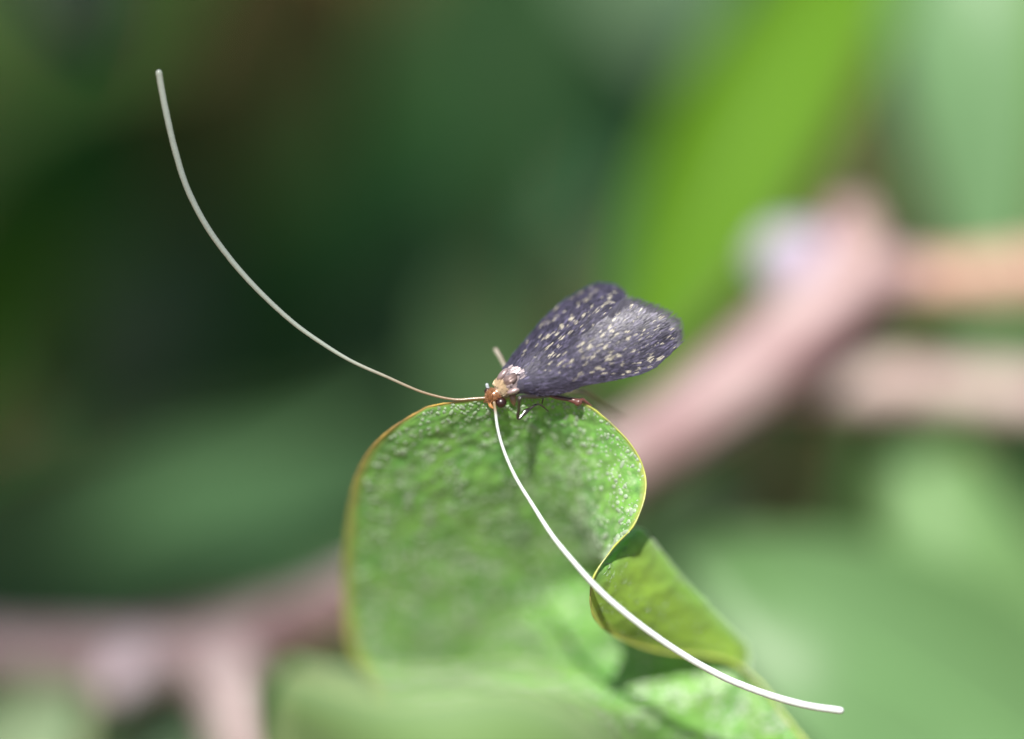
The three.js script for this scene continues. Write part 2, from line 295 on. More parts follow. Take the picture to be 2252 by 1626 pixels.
// ------------------------------------------------------------------ curled leaf that the moth stands on
const LEAF_NET = [
  [[938, 896, .8], [975, 888, .5], [1018, 882, .3], [1060, 878, .2], [1115, 875, .2], [1170, 872, .3], [1225, 870, .5], [1268, 880, .6], [1305, 900, .6], [1340, 928, .5]],
  [[868, 938, 1.4], [915, 935, 1.4], [975, 925, 1.1], [1035, 915, 1], [1100, 912, 1], [1165, 912, 1.1], [1225, 915, 1.4], [1275, 930, 1.3], [1328, 945, .8], [1385, 975, .4]],
  [[812, 992, 2.6], [870, 990, 2.8], [945, 980, 2.7], [1025, 972, 2.6], [1105, 970, 2.6], [1180, 975, 2.9], [1240, 990, 3.3], [1285, 1000, 2.2], [1348, 1002, 1], [1414, 1028, .4]],
  [[780, 1060, 4.2], [840, 1060, 4.5], [925, 1055, 4.4], [1015, 1050, 4.3], [1105, 1050, 4.4], [1190, 1055, 4.9], [1255, 1070, 4.6], [1298, 1080, 2.7], [1355, 1078, 1], [1419, 1085, 0]],
  [[765, 1140, 6.2], [830, 1140, 6.6], [920, 1138, 6.6], [1015, 1135, 6.6], [1110, 1135, 6.8], [1200, 1140, 7.3], [1268, 1150, 6.8], [1307, 1165, 3.4], [1345, 1160, 1.2], [1394, 1155, -.5]],
  [[758, 1225, 8.2], [825, 1225, 8.7], [918, 1222, 8.9], [1015, 1220, 9], [1112, 1220, 9.2], [1210, 1225, 9.6], [1290, 1235, 9], [1320, 1232, 5.2], [1330, 1228, 2.4], [1345, 1210, -.2]],
  [[757, 1300, 10], [825, 1302, 10.6], [918, 1302, 10.9], [1015, 1302, 11], [1115, 1302, 11.2], [1220, 1302, 11.4], [1330, 1240, 9.6], [1405, 1160, 3.6], [1352, 1232, .8], [1301, 1285, -.4]],
  [[762, 1380, 11.6], [830, 1382, 12.4], [920, 1384, 12.8], [1018, 1384, 13], [1120, 1382, 13], [1230, 1375, 10.5], [1420, 1320, 8], [1498, 1268, 4.8], [1410, 1325, 2.6], [1316, 1372, 1.6]],
  [[780, 1450, 12.8], [845, 1455, 14], [930, 1458, 14.6], [1028, 1458, 14.8], [1130, 1455, 14], [1260, 1445, 10.4], [1500, 1405, 8], [1588, 1365, 6.6], [1512, 1400, 5.4], [1425, 1427, 5]],
  [[805, 1500, 13.4], [865, 1503, 14.6], [945, 1505, 15.4], [1040, 1506, 15.6], [1145, 1504, 14], [1290, 1492, 9.6], [1530, 1470, 7.8], [1642, 1436, 7.4], [1624, 1442, 6.8], [1590, 1451, 6.4]],
  [[822, 1545, 14.2], [880, 1550, 15.4], [960, 1550, 16], [1055, 1550, 16], [1165, 1545, 12], [1310, 1535, 8.2], [1510, 1525, 7], [1612, 1512, 7], [1640, 1504, 7.4], [1668, 1500, 6.2]],
  [[830, 1610, 15.4], [890, 1615, 16.2], [975, 1612, 16.4], [1075, 1608, 16], [1190, 1602, 12], [1330, 1592, 8.6], [1500, 1585, 7], [1612, 1572, 7.2], [1668, 1566, 6.2], [1722, 1568, 5.6]],
  [[838, 1720, 18], [900, 1725, 18], [990, 1725, 18], [1100, 1720, 17], [1220, 1715, 15], [1370, 1705, 11.6], [1530, 1700, 8], [1650, 1690, 6.2], [1730, 1680, 5.4], [1800, 1672, 5]],
  [[845, 1860, 20], [910, 1865, 20], [1000, 1865, 20], [1110, 1860, 18.4], [1240, 1855, 16], [1390, 1845, 12], [1550, 1840, 8], [1690, 1830, 6], [1780, 1820, 5], [1860, 1810, 4.6]],
];
const curledLeaf = thing('curled_leaf', 'large curled green leaf with white specks and twisted edge under the moth', 'leaf', at(1100, 1000, 3));
const leafFlat = patch(LEAF_NET);
{
  const q = (u, v) => { const [x, y, d] = leafFlat(v, u); return at(x, y, d); };
  const NU = 200, NV = 300;
  // smooth sheet first, then puckered along its own normal
  const smoothGeo = sheet(q, NU, NV), P = smoothGeo.attributes.position, N = smoothGeo.attributes.normal;
  const surf = (u, v) => { const i = Math.round(clamp(v) * NV) * (NU + 1) + Math.round(clamp(u) * NU); return { p: V(P.getX(i), P.getY(i), P.getZ(i)), n: V(N.getX(i), N.getY(i), N.getZ(i)) }; };
  const flip = surf(0.4, 0.2).n.dot(FWD) > 0 ? -1 : 1;     // the upper side of the leaf faces the viewer here
  const relief = (p, u) => { const e = smooth(0, 0.08, u) * smooth(1, 0.94, u); return e * MM * (0.14 * fbm(p.x * 700, p.y * 700, p.z * 700, 3) + 0.10 * fbm(p.x * 2200, p.y * 2200, p.z * 2200, 2)); };
  const pos = smoothGeo.attributes.position.clone();
  for (let j = 0; j <= NV; j++) for (let i = 0; i <= NU; i++) {
    const k = j * (NU + 1) + i, p = V(P.getX(k), P.getY(k), P.getZ(k)), h = relief(p, i / NU) * flip;
    pos.setXYZ(k, p.x + N.getX(k) * h, p.y + N.getY(k) * h, p.z + N.getZ(k) * h);
  }
  const geo = smoothGeo.clone(); geo.setAttribute('position', pos); geo.computeVertexNormals();
  // pale dots, part skin pattern and part painted glints, one or none per cell
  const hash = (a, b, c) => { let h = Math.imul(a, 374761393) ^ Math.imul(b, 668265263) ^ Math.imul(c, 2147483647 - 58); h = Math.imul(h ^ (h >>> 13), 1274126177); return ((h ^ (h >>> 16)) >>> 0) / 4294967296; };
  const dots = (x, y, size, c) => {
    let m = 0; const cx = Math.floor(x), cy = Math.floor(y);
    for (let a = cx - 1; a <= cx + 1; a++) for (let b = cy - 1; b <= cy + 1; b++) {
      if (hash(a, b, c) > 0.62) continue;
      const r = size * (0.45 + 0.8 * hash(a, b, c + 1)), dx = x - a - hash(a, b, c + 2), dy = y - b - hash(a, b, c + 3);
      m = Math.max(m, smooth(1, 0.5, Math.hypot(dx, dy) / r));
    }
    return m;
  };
  const map = dataTexture(1024, 1536, (u, v) => {
    const x = u * 12, y = v * 18;
    const rim = Math.max(smooth(0.05, 0.0, u), smooth(0.03, 0.0, 1 - u) * 0.7, smooth(0.018, 0.0, v) * 0.8) * (0.8 + 0.4 * fbm(x * 1.5, y * 1.5, 4, 2));
    const patchy = clamp(0.5 + 1.5 * fbm(x * 0.8, y * 0.8, 2, 4)), fine = fbm(x * 9, y * 9, 6, 3);
    const cells = clamp(0.5 + 2.2 * fbm(x * 2.3 + 5, y * 2.3, 12, 3));
    const sheenPatch = clamp(smooth(-0.02, 0.26, fbm(x * 1.5 + 20, y * 1.5, 9, 4)) * 0.12);  // faint pale patches paint sky sheen into the leaf colour
    const k = mix(0.9, 1.45, cells) * (1 + fine * 0.3), under = smooth(0.74, 0.86, u) * smooth(0.44, 0.5, v) * smooth(0.78, 0.7, v);  // under: yellow underside of the roll, also standing for sun shining through
    const g = [mix(0.095, 0.165, patchy) * k, mix(0.29, 0.38, patchy) * k, mix(0.038, 0.048, patchy) * k];
    const f = [0.30, 0.50, 0.16], r = [0.46, 0.42, 0.07], k3 = 1 + 0.35 * fbm(u * 26, v * 5, 40, 3), y2 = [0.21 * k3, 0.37 * k3, 0.010];
    const warp = 0.35 * fbm(x * 1.3, y * 1.3, 30, 2), d = Math.max(dots(x * 2.6 + warp, y * 2.6, 0.28, 5) * smooth(-0.1, 0.15, fbm(x * 0.7, y * 0.7, 17, 2)), dots(x * 4.4, y * 4.4 + warp, 0.26, 9) * 0.8 * smooth(-0.05, 0.2, fbm(x, y, 27, 2))) * smooth(0.02, 0.08, u), glintSpots = Math.max(dots(x * 0.95 + warp, y * 0.95, 0.3, 41), dots(x * 1.35, y * 1.35 + warp, 0.26, 53)) * smooth(0.03, 0.1, u) * (0.75 + 0.5 * fine);  // the large pale spots paint blurred glints into the colour
    return g.map((c, k2) => mix(mix(mix(mix(mix(c, f[k2], sheenPatch * (1 - under)), [0.42, 0.58, 0.30][k2], clamp(glintSpots) * 0.45 * (1 - under)), [0.36, 0.54, 0.22][k2], d * 0.7 * (1 - under)), y2[k2], under), r[k2], clamp(rim)));
  }, true);
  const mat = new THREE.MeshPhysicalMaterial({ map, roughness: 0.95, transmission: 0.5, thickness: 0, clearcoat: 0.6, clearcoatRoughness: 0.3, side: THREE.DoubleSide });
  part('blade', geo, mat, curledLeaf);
  // thickened rust and yellow margin
  const rimMat = new THREE.MeshPhysicalMaterial({ vertexColors: true, roughness: 0.6, clearcoat: 0.5, clearcoatRoughness: 0.35 });
  const edge = [];
  for (let k = 0; k <= 70; k++) edge.push([0, 1 - k / 70]);
  for (let k = 1; k <= 40; k++) edge.push([k / 40, 0]);
  for (let k = 1; k <= 90; k++) edge.push([1, k / 90]);
  part('margin', limb(edge.map(([u, v]) => q(u, v)), (t) => (0.036 + 0.04 * fbm(t * 110, 1, 8, 3)) * MM, 420, 8, (t) => {
    const n = fbm(t * 60, 3, 1, 3), rust = 0.6 * smooth(0.27, 0.36, t) * smooth(0.5, 0.42, t);
    return [mix(0.30, 0.40, rust) * (1 + n), mix(0.33, 0.17, rust) * (1 + n), mix(0.06, 0.05, rust)];
  }), rimMat, curledLeaf);
  // raised whitish glands on the upper side
  const dome = new THREE.SphereGeometry(1, 8, 5, 0, Math.PI * 2, 0, Math.PI / 2), items = [];
  const taken = new Set();
  for (let i = 0; i < 12000 && items.length < 2800; i++) {
    const u = 0.05 + rnd() * 0.94, v = 0.01 + rnd() * 0.9, { p, n } = surf(u, v), cell = [p.x, p.y, p.z].map((c) => Math.floor(c / (0.17 * MM))).join();
    if (taken.has(cell) || fbm(u * 14, v * 24, 3, 3) < -0.12 + rnd() * 0.2) continue;
    taken.add(cell); n.multiplyScalar(flip); p.addScaledVector(n, relief(p, u) - 0.006 * MM);
    const x = V(1, 0.2, 0.1).cross(n).normalize(), z = x.clone().cross(n), turn = rnd() * 6.283, s = (0.028 + (0.05 + 0.05 * smooth(0.1, 0.4, v)) * Math.pow(rnd(), 1.6)) * MM, st = 1 + (rnd() < 0.35 ? rnd() * 1.3 : 0);
    const k = 0.7 + rnd() * 0.4, x2 = x.clone().multiplyScalar(Math.cos(turn)).addScaledVector(z, Math.sin(turn)), z2 = x2.clone().cross(n);
    items.push({ p, x: x2, y: n, z: z2, s: [s * st, s * 0.6, s], c: [0.44 * k, 0.57 * k, 0.37 * k] });
  }
  scatter('gland', dome, new THREE.MeshPhysicalMaterial({ color: 0xffffff, roughness: 0.9, transmission: 0.5, thickness: 0, clearcoat: 1, clearcoatRoughness: 0.2, side: THREE.DoubleSide }), items, curledLeaf);
  const out = q(0.45, 1);
  part('stalk', limb([q(0.45, 0.97), out.clone().add(V(0, -0.01, -0.002)), V(out.x + 0.004, 0.2, out.z - 0.02), V(out.x + 0.01, 0, out.z - 0.03)], (t) => MM * (0.9 + 0.8 * t), 30, 10), leafMaterial([0.12, 0.17, 0.05], 0.02, 0.3), curledLeaf);
}

// ------------------------------------------------------------------ moth
NEARER = 0.8;
const moth = thing('moth', 'small dark speckled moth with very long white antennae standing on the curled leaf', 'moth', at(1125, 845, 0.2));
{
  // cream flecks of the wings, as places on the wing surfaces
  const Z = (l) => l.map(([x, y, r = 1]) => [1000 + x / 4.0214, 580 + y / 4.0214, r]);
  const near = Z([[1010, 720, 1.2], [1140, 765, 1.5], [1290, 765, 1.1], [1270, 665, 1.3], [1330, 595, 1.5], [1400, 480, 1.6], [1370, 520, 1.4], [1540, 545, 1.1], [1500, 690, 1.3], [1540, 790, 1.1], [1590, 700, .9], [1570, 655, .9], [1660, 640, .9], [1650, 745], [1740, 740], [1700, 745, .7], [1880, 610, 1.2], [1890, 695], [1905, 770], [1830, 635, .9], [1935, 660, .7], [1780, 865, 1.7], [1820, 850, 1.2], [1690, 885, 1.2], [1685, 850, .8], [1555, 900, 1.1], [1570, 945, 1.3], [1480, 965, 1.2], [1440, 990, .7], [1320, 865, 1.2], [1350, 855, 1], [1170, 865], [1110, 915, .9], [1250, 950, 1], [1215, 940, .8], [990, 900, .9], [890, 910, .7], [1060, 990, .8], [1340, 985, .8], [1430, 905, .9], [1520, 420, 1.2], [1610, 440, .8], [1790, 500, .9], [1700, 820, .9], [1340, 810, .9], [1180, 825, .7], [1090, 740, 1], [1350, 630, 1], [1400, 560, 1], [1390, 655, .9], [1480, 640, .9], [1700, 690, .6], [1800, 720, .7], [1080, 830, .6], [930, 830, .8], [970, 950, .6], [880, 990, .6], [790, 970, .6], [1010, 1030, .6], [1160, 1000, .6], [1550, 1000, .8], [1420, 830, .7]]);
  const far = Z([[790, 680, 1.3], [830, 650, 1.1], [870, 655, 1], [905, 700, 1.3], [900, 590, 1.3], [985, 640, 1.3], [960, 580, 1], [850, 525], [885, 500], [1000, 515, 1.3], [1090, 590, 1.1], [1100, 490, 1.3], [1060, 410, .9], [1130, 360, 1], [1180, 400, 1.1], [1230, 450, 1.5], [1260, 410, 1.2], [1290, 390, 1], [1320, 300, .9], [1360, 270, .9], [1270, 330, .8], [1040, 310, .8], [1000, 340, .8], [1085, 285, .8], [770, 570, .8], [735, 590, .7], [805, 575, .9], [620, 730, .9], [700, 760, 1], [790, 770, 1.2], [680, 860, .8], [750, 700, .6], [720, 820, .6], [1140, 650, 1.4], [1190, 655, 1], [1050, 560, .9], [1160, 290, .7], [1210, 270, .7], [930, 470, .7], [880, 770, 1], [810, 840, 1], [560, 860, .6], [640, 800, .6], [1090, 640, 1.1], [1170, 560, .5]]);
  for (let i = 0; i < 130; i++) near.push([1180 + rnd() * 320, 660 + rnd() * 190, 0.5 + 0.25 * rnd()]);
  for (let i = 0; i < 90; i++) far.push([1140 + rnd() * 220, 635 + rnd() * 160, 0.5 + 0.25 * rnd()]);
  const axis = V(0.85, -0.53, 0);                          // the wing's length, right and down on the film
  const fleck = (spots, x, y) => {
    let m = 0;
    for (const [sx, sy, r] of spots) {
      const dx = x - sx, dy = y - sy, a = dx * axis.x + dy * axis.y, b = -dx * axis.y + dy * axis.x, R = 4.2 * r;
      const e = 1.15 - Math.sqrt(a * a * 0.9 + b * b) / R + 0.9 * fbm((x * axis.x + y * axis.y) * 0.12, (-x * axis.y + y * axis.x) * 0.5, 2, 3);
      if (e > m) m = e;
    }
    return smooth(0.25, 0.75, m);
  };
  const dark = (x, y, s) => { const n = fbm(x * 0.05, y * 0.05, 5, 3), k = 0.85 + n * 0.9 + (s ? 0.25 * fbm(x * 0.5, y * 0.5, 8, 2) : 0); return [0.043 * k, 0.038 * k, 0.064 * k]; };
  const CREAM = [0.35, 0.32, 0.25];

  function forewing(rows, spots, label, count) {
    const f = patch(rows), world = (t, s) => at(...f(s, t));
    const geo = sheet(world, 40, 80);
    const col = dataTexture(512, 1024, (t, s) => {
      const [x, y] = f(s, t), e = fleck(spots, x, y), streak = 1 + 1.1 * fbm(t * 90, s * 14, 3, 3), d = dark(x, y), k = 0.75 + 0.25 * streak;
      return d.map((c, i) => mix(c * streak, CREAM[i] * k, e));
    }, true);
    const bump = dataTexture(512, 1024, (t, s) => { const h = 0.5 + 0.6 * fbm(t * 80, s * 22, 1, 3); return [h, h, h]; });
    const wing = part('forewing', geo, new THREE.MeshPhysicalMaterial({ map: col, bumpMap: bump, bumpScale: 0.02 * MM, roughness: 0.48, sheen: 0.4, sheenColor: lin(0.35, 0.33, 0.6), sheenRoughness: 0.4, side: THREE.DoubleSide }), moth);
    wing.userData.label = label;
    // frame of the surface at (t, s), normal towards the viewer
    const frame = (t, s) => {
      const e = 0.004, p = world(t, s), ds = world(t, Math.min(1, s + e)).sub(world(t, Math.max(0, s - e))).normalize(), dt = world(Math.min(1, t + e), s).sub(world(Math.max(0, t - e), s)).normalize();
      const n = ds.clone().cross(dt).normalize(); if (n.dot(FWD) > 0) n.negate();
      return { p, ds, n, side: n.clone().cross(ds).normalize() };
    };
    // single scales, slightly raised, lying along the wing like tiles
    const shape = sheet((u, v) => { const x = (u - 0.5) * 2, w = 0.5 * Math.pow(Math.sin(Math.PI * clamp(0.12 + v * 0.8)), 0.6); return V(x * w, 0.25 * Math.sin(v * 2.2) - x * x * 0.08, v); }, 2, 4);
    const items = [];
    for (let i = 0; i < count; i++) {
      const t = rnd(), s = 0.04 + rnd() * 0.93, { p, ds, n, side } = frame(t, s), [x, y] = f(s, t), e = fleck(spots, x, y);
      const a = gauss() * 0.07, lift = 0.03 + rnd() * 0.13, vein = smooth(0.10, 0.02, Math.abs(((t * 7 + 0.3 * Math.sin(s * 3)) % 1) - 0.5));
      const z = ds.clone().multiplyScalar(Math.cos(a)).addScaledVector(side, Math.sin(a)).addScaledVector(n, lift).normalize(), xx = side.clone().addScaledVector(z, -side.dot(z)).normalize(), yy = z.clone().cross(xx);
      const L = (0.19 + rnd() * 0.16) * MM, W = (0.026 + rnd() * 0.024) * MM, k = 0.6 + rnd() * 0.8, d = dark(x, y, 1);
      items.push({ p: p.addScaledVector(n, 0.006 * MM), x: xx, y: yy, z, s: [W, 0.05 * MM, L], c: ((pale, bright, cut) => d.map((c, j) => mix(c * k * (1 - 0.55 * vein) * (pale ? 2.1 : 0.95), CREAM[j] * bright, e > cut ? 1 : 0)))(rnd() < 0.22, 0.6 + 0.65 * rnd(), 0.2 + 0.4 * rnd()) });
    }
    scatter('wing_scale', shape, new THREE.MeshPhysicalMaterial({ color: 0xffffff, roughness: 0.42, side: THREE.DoubleSide }), items, wing);
    return { wing, frame, f };
  }
  const hairGeo = (list, sides = 4) => mergeGeometries(list.map(({ p, dir, len, r, bend, c }) => {
    const a = p, b = p.clone().addScaledVector(dir, len * 0.5).addScaledVector(bend, len * 0.06), d = p.clone().addScaledVector(dir, len).addScaledVector(bend, len * 0.22);
    return limb([a, b, d], (t) => r * (1.02 - t * 0.9), 4, sides, () => c);
  }));
  const hairMat = (rough) => new THREE.MeshPhysicalMaterial({ vertexColors: true, roughness: rough });
  const jit = (s) => V(gauss() * s, gauss() * s, gauss() * s);

  const A = forewing([
    [[1138, 838, -.42], [1137, 847, -.46], [1135, 857, -.4], [1133, 865, -.25]],
    [[1208, 800, -.5], [1209, 825, -.65], [1212, 848, -.6], [1219, 868, -.4]],
    [[1264, 752, -.55], [1273, 786, -.75], [1283, 820, -.7], [1292, 847, -.5]],
    [[1318, 710, -.4], [1338, 748, -.6], [1352, 792, -.6], [1362, 834, -.4]],
    [[1350, 684, -.1], [1380, 716, -.35], [1410, 760, -.35], [1430, 815, -.2]],
    [[1369, 669, .15], [1421, 685, .0], [1477, 714, 0], [1488, 766, .1]],
  ], near, 'near forewing with cream flecks and fringed outer edge', 6500);
  const B = forewing([
    [[1142, 846, -.3], [1126, 832, -.12], [1113, 820, .2], [1103, 811, .6]],
    [[1206, 804, -.3], [1186, 776, .15], [1168, 760, .6], [1149, 756, 1.1]],
    [[1263, 757, -.4], [1237, 735, .15], [1215, 715, .75], [1200, 697, 1.4]],
    [[1316, 714, -.25], [1290, 692, .35], [1266, 674, 1.0], [1246, 659, 1.7]],
    [[1350, 686, .1], [1335, 664, .8], [1320, 645, 1.4], [1303, 628, 2.0]],
    [[1354, 682, .5], [1366, 659, 1.1], [1361, 640, 1.7], [1338, 625, 2.2]],
  ], far, 'far forewing with cream flecks, partly turned away', 5200);
  // fringes of hair scales on the outer edges
  const fringe = (W, list) => {
    const hairs = list.map(([t, s, len, tone]) => {
      const { p, ds, n, side } = W.frame(t, s);
      const dir = ds.clone().addScaledVector(n, 0.08 * gauss()).addScaledVector(side, 0.14 * gauss()).normalize();
      const k = 0.6 + rnd() * 0.7;
      return { p: p.addScaledVector(ds, -0.06 * MM), dir, len: len * MM * (0.7 + rnd() * 0.45), r: 0.012 * MM, bend: side.clone().multiplyScalar(gauss() * 0.6), c: [tone * k * 1.0, tone * k * 0.95, tone * k * 1.25] };
    });
    const m = part('fringe', hairGeo(hairs), hairMat(0.5), W.wing); m.userData.kind = 'stuff';
  };
  fringe(A, Array.from({ length: 620 }, () => { const t = rnd(); return [t, 0.985 + 0.015 * rnd(), 0.60 - 0.12 * t, 0.085]; }).concat(Array.from({ length: 80 }, () => [0.93 + 0.07 * rnd(), 0.72 + 0.27 * rnd(), 0.22, 0.06])));
  fringe(B, Array.from({ length: 260 }, () => [rnd(), 0.985 + 0.015 * rnd(), 0.35, 0.075]));
  // pale hair tuft where the wings part
  {
    const hairs = [];
    for (let i = 0; i < 300; i++) {
      const { p, ds, n, side } = A.frame(rnd() * 0.1, 0.66 + rnd() * 0.33);
      const dir = ds.clone().multiplyScalar(0.8).addScaledVector(n, 0.15 + 0.25 * rnd()).addScaledVector(UPC, 0.55 + 0.3 * gauss()).add(jit(0.15)).normalize(), k = 0.6 + rnd() * 0.7;
      hairs.push({ p, dir, len: (0.25 + 0.3 * rnd()) * MM, r: 0.009 * MM, bend: side.clone().multiplyScalar(0.4 * gauss()), c: [0.11 * k, 0.105 * k, 0.14 * k] });
    }
    const m = part('fringe', hairGeo(hairs), hairMat(0.45), A.wing); m.userData.kind = 'stuff'; m.userData.label = 'pale hair tuft where the wings part';
  }

  // body: head, thorax and abdomen in one skin
  const spine = [[1066, 884, .25], [1072, 880, .2], [1085, 872, .1], [1096, 863, .1], [1106, 853, .1], [1121, 842, .15], [1140, 828, .35], [1165, 812, .7], [1220, 778, .9], [1290, 728, 1.1], [1335, 700, 1.2]];
  const rad = [3, 11, 16.5, 14, 18, 24, 23, 19, 19, 17, 5].map((r) => r * PX);
  const bodyMat = new THREE.MeshPhysicalMaterial({ vertexColors: true, roughness: 0.34, metalness: 0.25, clearcoat: 0.7, clearcoatRoughness: 0.22 });
  part('body', limb(pts(spine), rad, 140, 32, (t, a) => {
    const n = 1 + 0.5 * fbm(t * 40, Math.cos(a) * 3, Math.sin(a) * 3, 3);
    const H = [0.26, 0.11, 0.04], C = [0.50, 0.36, 0.22], T = [0.34, 0.27, 0.27], D = [0.05, 0.04, 0.04];
    const h = smooth(0.125, 0.10, t), c = smooth(0.10, 0.125, t) * smooth(0.19, 0.165, t), d = smooth(0.34, 0.42, t);
    return [0, 1, 2].map((k) => n * mix(mix(mix(T[k], C[k], c), H[k], h), D[k], d));
  }, (t, a, L) => 1 + 0.06 * fbm(t * 60, Math.cos(a) * 2, Math.sin(a) * 2, 3)), bodyMat, moth);
  // scutellum, the round shining plate on top of the thorax, and shoulder lobes
  const lobe = (name, px, py, d, rx, ry, rz, rot, mat, label) => {
    const g = new THREE.SphereGeometry(1, 28, 20); g.scale(rx * PX, ry * PX, rz * PX).rotateZ(rot);
    g.applyMatrix4(new THREE.Matrix4().makeBasis(RIGHT, UPC, FWD.clone().negate())); const c = at(px, py, d); g.translate(c.x, c.y, c.z);
    const m = part(name, g, mat, moth); if (label) m.userData.label = label; return m;
  };
  const shoulder = new THREE.MeshPhysicalMaterial({ color: lin(0.34, 0.25, 0.24), roughness: 0.34, metalness: 0.4, clearcoat: 0.6, clearcoatRoughness: 0.25 });
  {
    const g = new THREE.SphereGeometry(1, 48, 36), p = g.attributes.position, col = [];
    for (let i = 0; i < p.count; i++) {
      const x = p.getX(i), y = p.getY(i), z = p.getZ(i), n = fbm(x * 2.2, y * 2.2, z * 2.2 + 4, 3), m = fbm(x * 5, y * 9, z * 5 + 9, 3), groove = 0.09 * smooth(0.12, 0, Math.abs(y + 0.05));
      p.setXYZ(i, x * (1 + 0.1 * n), y * (1 + 0.1 * n), z * (1 + 0.14 * n - groove));
      const k = 1 + 0.9 * m; col.push(0.21 * k, 0.145 * k, 0.13 * k);
    }
    g.setAttribute('color', new THREE.Float32BufferAttribute(col, 3));
    g.scale(18 * PX, 14 * PX, 20 * PX).rotateZ(0.62); g.computeVertexNormals();
    g.applyMatrix4(new THREE.Matrix4().makeBasis(RIGHT, UPC, FWD.clone().negate())); const c = at(1122, 836, -.1); g.translate(c.x, c.y, c.z);
    part('scutum', g, new THREE.MeshPhysicalMaterial({ vertexColors: true, roughness: 0.42, metalness: 0.35, clearcoat: 0.25, clearcoatRoughness: 0.35 }), moth).userData.label = 'brown shining plate on top of the thorax';
  }
  lobe('shoulder_lobe', 1106, 824, .0, 18, 8, 13, 0.85, shoulder);
  lobe('shoulder_lobe', 1130, 860, -.3, 16, 7, 9, 0.35, shoulder);
  const eyeMat = new THREE.MeshPhysicalMaterial({ color: lin(0.02, 0.004, 0.003), roughness: 0.35, clearcoat: 0.4, clearcoatRoughness: 0.2 });
  lobe('eye', 1102, 886, -.14, 12, 12, 11, 0, eyeMat);
  lobe('eye', 1073, 861, .3, 8, 8, 8, 0, eyeMat);
  // scales over the shoulders and round the plate, coloured pale to paint its glare
  {
    const flat = sheet((u, v) => { const x = (u - 0.5) * 2, w = 0.5 * Math.pow(Math.sin(Math.PI * clamp(0.12 + v * 0.8)), 0.6); return V(x * w, -x * x * 0.1 + 0.2 * Math.sin(v * 2), v); }, 2, 4), items = [];
    const ax = at(1240, 768, .2).sub(at(1110, 850, .2)).normalize(), BACK = FWD.clone().negate();
    for (let i = 0; i < 420; i++) {
      const a = rnd() * 6.283, q = 0.55 + 0.6 * rnd(), lx = Math.cos(a) * 34 * q, ly = Math.sin(a) * 30 * q, px = 1127 + lx * 0.9 - ly * 0.1, py = 838 - ly * 0.9 - lx * 0.25;
      if (q < 0.6 && rnd() < 0.6) continue;
      const bulge = -0.52 + 0.62 * q * q, n = BACK.clone().addScaledVector(RIGHT, lx / 34 * 0.8).addScaledVector(UPC, ly / 30 * 0.8).normalize();
      const z = ax.clone().add(jit(0.2)).addScaledVector(n, 0.12); z.addScaledVector(n, 0.15 - z.dot(n)).normalize();
      const x = n.clone().cross(z).normalize(), k = 0.6 + 0.7 * rnd(), c = rnd() < 0.55 ? [0.46, 0.38, 0.38] : [0.20, 0.165, 0.18];
      items.push({ p: at(px, py, bulge), x, y: n, z, s: [(0.05 + 0.03 * rnd()) * MM, 0.05 * MM, (0.16 + 0.1 * rnd()) * MM], c: c.map((v) => v * k) });
    }
    scatter('shoulder_scale', flat, new THREE.MeshPhysicalMaterial({ color: 0xffffff, roughness: 0.33, metalness: 0.2, side: THREE.DoubleSide }), items, moth);
  }
  // hair of the head and the pale collar
  {
    const hairs = [], C = at(1085, 873, .1), K = at(1101, 856, .1);
    const orange = () => { const k = 0.6 + 0.7 * rnd(); return [0.26 * k, 0.12 * k, 0.05 * k]; };
    for (let i = 0; i < 1000; i++) {
      const d = jit(1).normalize(); if (d.dot(FWD) > 0.45) continue;
      const p = C.clone().addScaledVector(d, 15.8 * PX);
      if (p.distanceTo(at(1101, 886, -.12)) < 12 * PX) continue;
      hairs.push({ p, dir: d.clone().multiplyScalar(0.7).addScaledVector(UPC, 0.3).addScaledVector(RIGHT, 0.25).add(jit(0.3)).normalize(), len: (0.06 + 0.07 * rnd()) * MM, r: 0.010 * MM, bend: jit(1).normalize(), c: orange() });
    }
    const h = part('head_hair', hairGeo(hairs), hairMat(0.55), moth); h.userData.kind = 'stuff';
    const pale = [], ax = at(1121, 842, .15).sub(at(1096, 863, .1)).normalize();
    for (let i = 0; i < 520; i++) {
      const d = jit(1); d.addScaledVector(ax, -d.dot(ax)).normalize(); if (d.dot(FWD) > 0.5) continue;
      const k = 0.7 + 0.5 * rnd();
      pale.push({ p: K.clone().addScaledVector(d, (17 + 4 * rnd()) * PX).addScaledVector(ax, (rnd() - 0.4) * 18 * PX), dir: ax.clone().addScaledVector(d, 0.25).add(jit(0.12)).normalize(), len: (0.1 + 0.1 * rnd()) * MM, r: 0.012 * MM, bend: d, c: [0.62 * k, 0.47 * k, 0.30 * k] });
    }
    const c = part('collar_hair', hairGeo(pale), hairMat(0.4), moth); c.userData.kind = 'stuff';
  }

  // antennae: rust-brown at the root, then silvery white, ringed and a little uneven
  const antMat = new THREE.MeshPhysicalMaterial({ vertexColors: true, roughness: 0.34, clearcoat: 0.8, clearcoatRoughness: 0.22 });
  const antenna = (path, radii, brown, tone, label) => {
    const m = part('antenna', limb(pts(path), ramp(radii.map((r) => r * 0.82 * PX)), 420, 12, (t) => {
      const b = smooth(brown, brown * 0.25, t), n = 1 + 0.16 * fbm(t * 70, 2, 5, 2);
      return [mix(tone[0], 0.22, b) * n, mix(tone[1], 0.15, b) * n, mix(tone[2], 0.08, b) * n];
    }, (t, a, L) => 1 + 0.018 * Math.sin(t * L / MM * 40) + 0.12 * fbm(t * 60, Math.cos(a), Math.sin(a), 2)), antMat, moth);
    m.userData.label = label;
  };
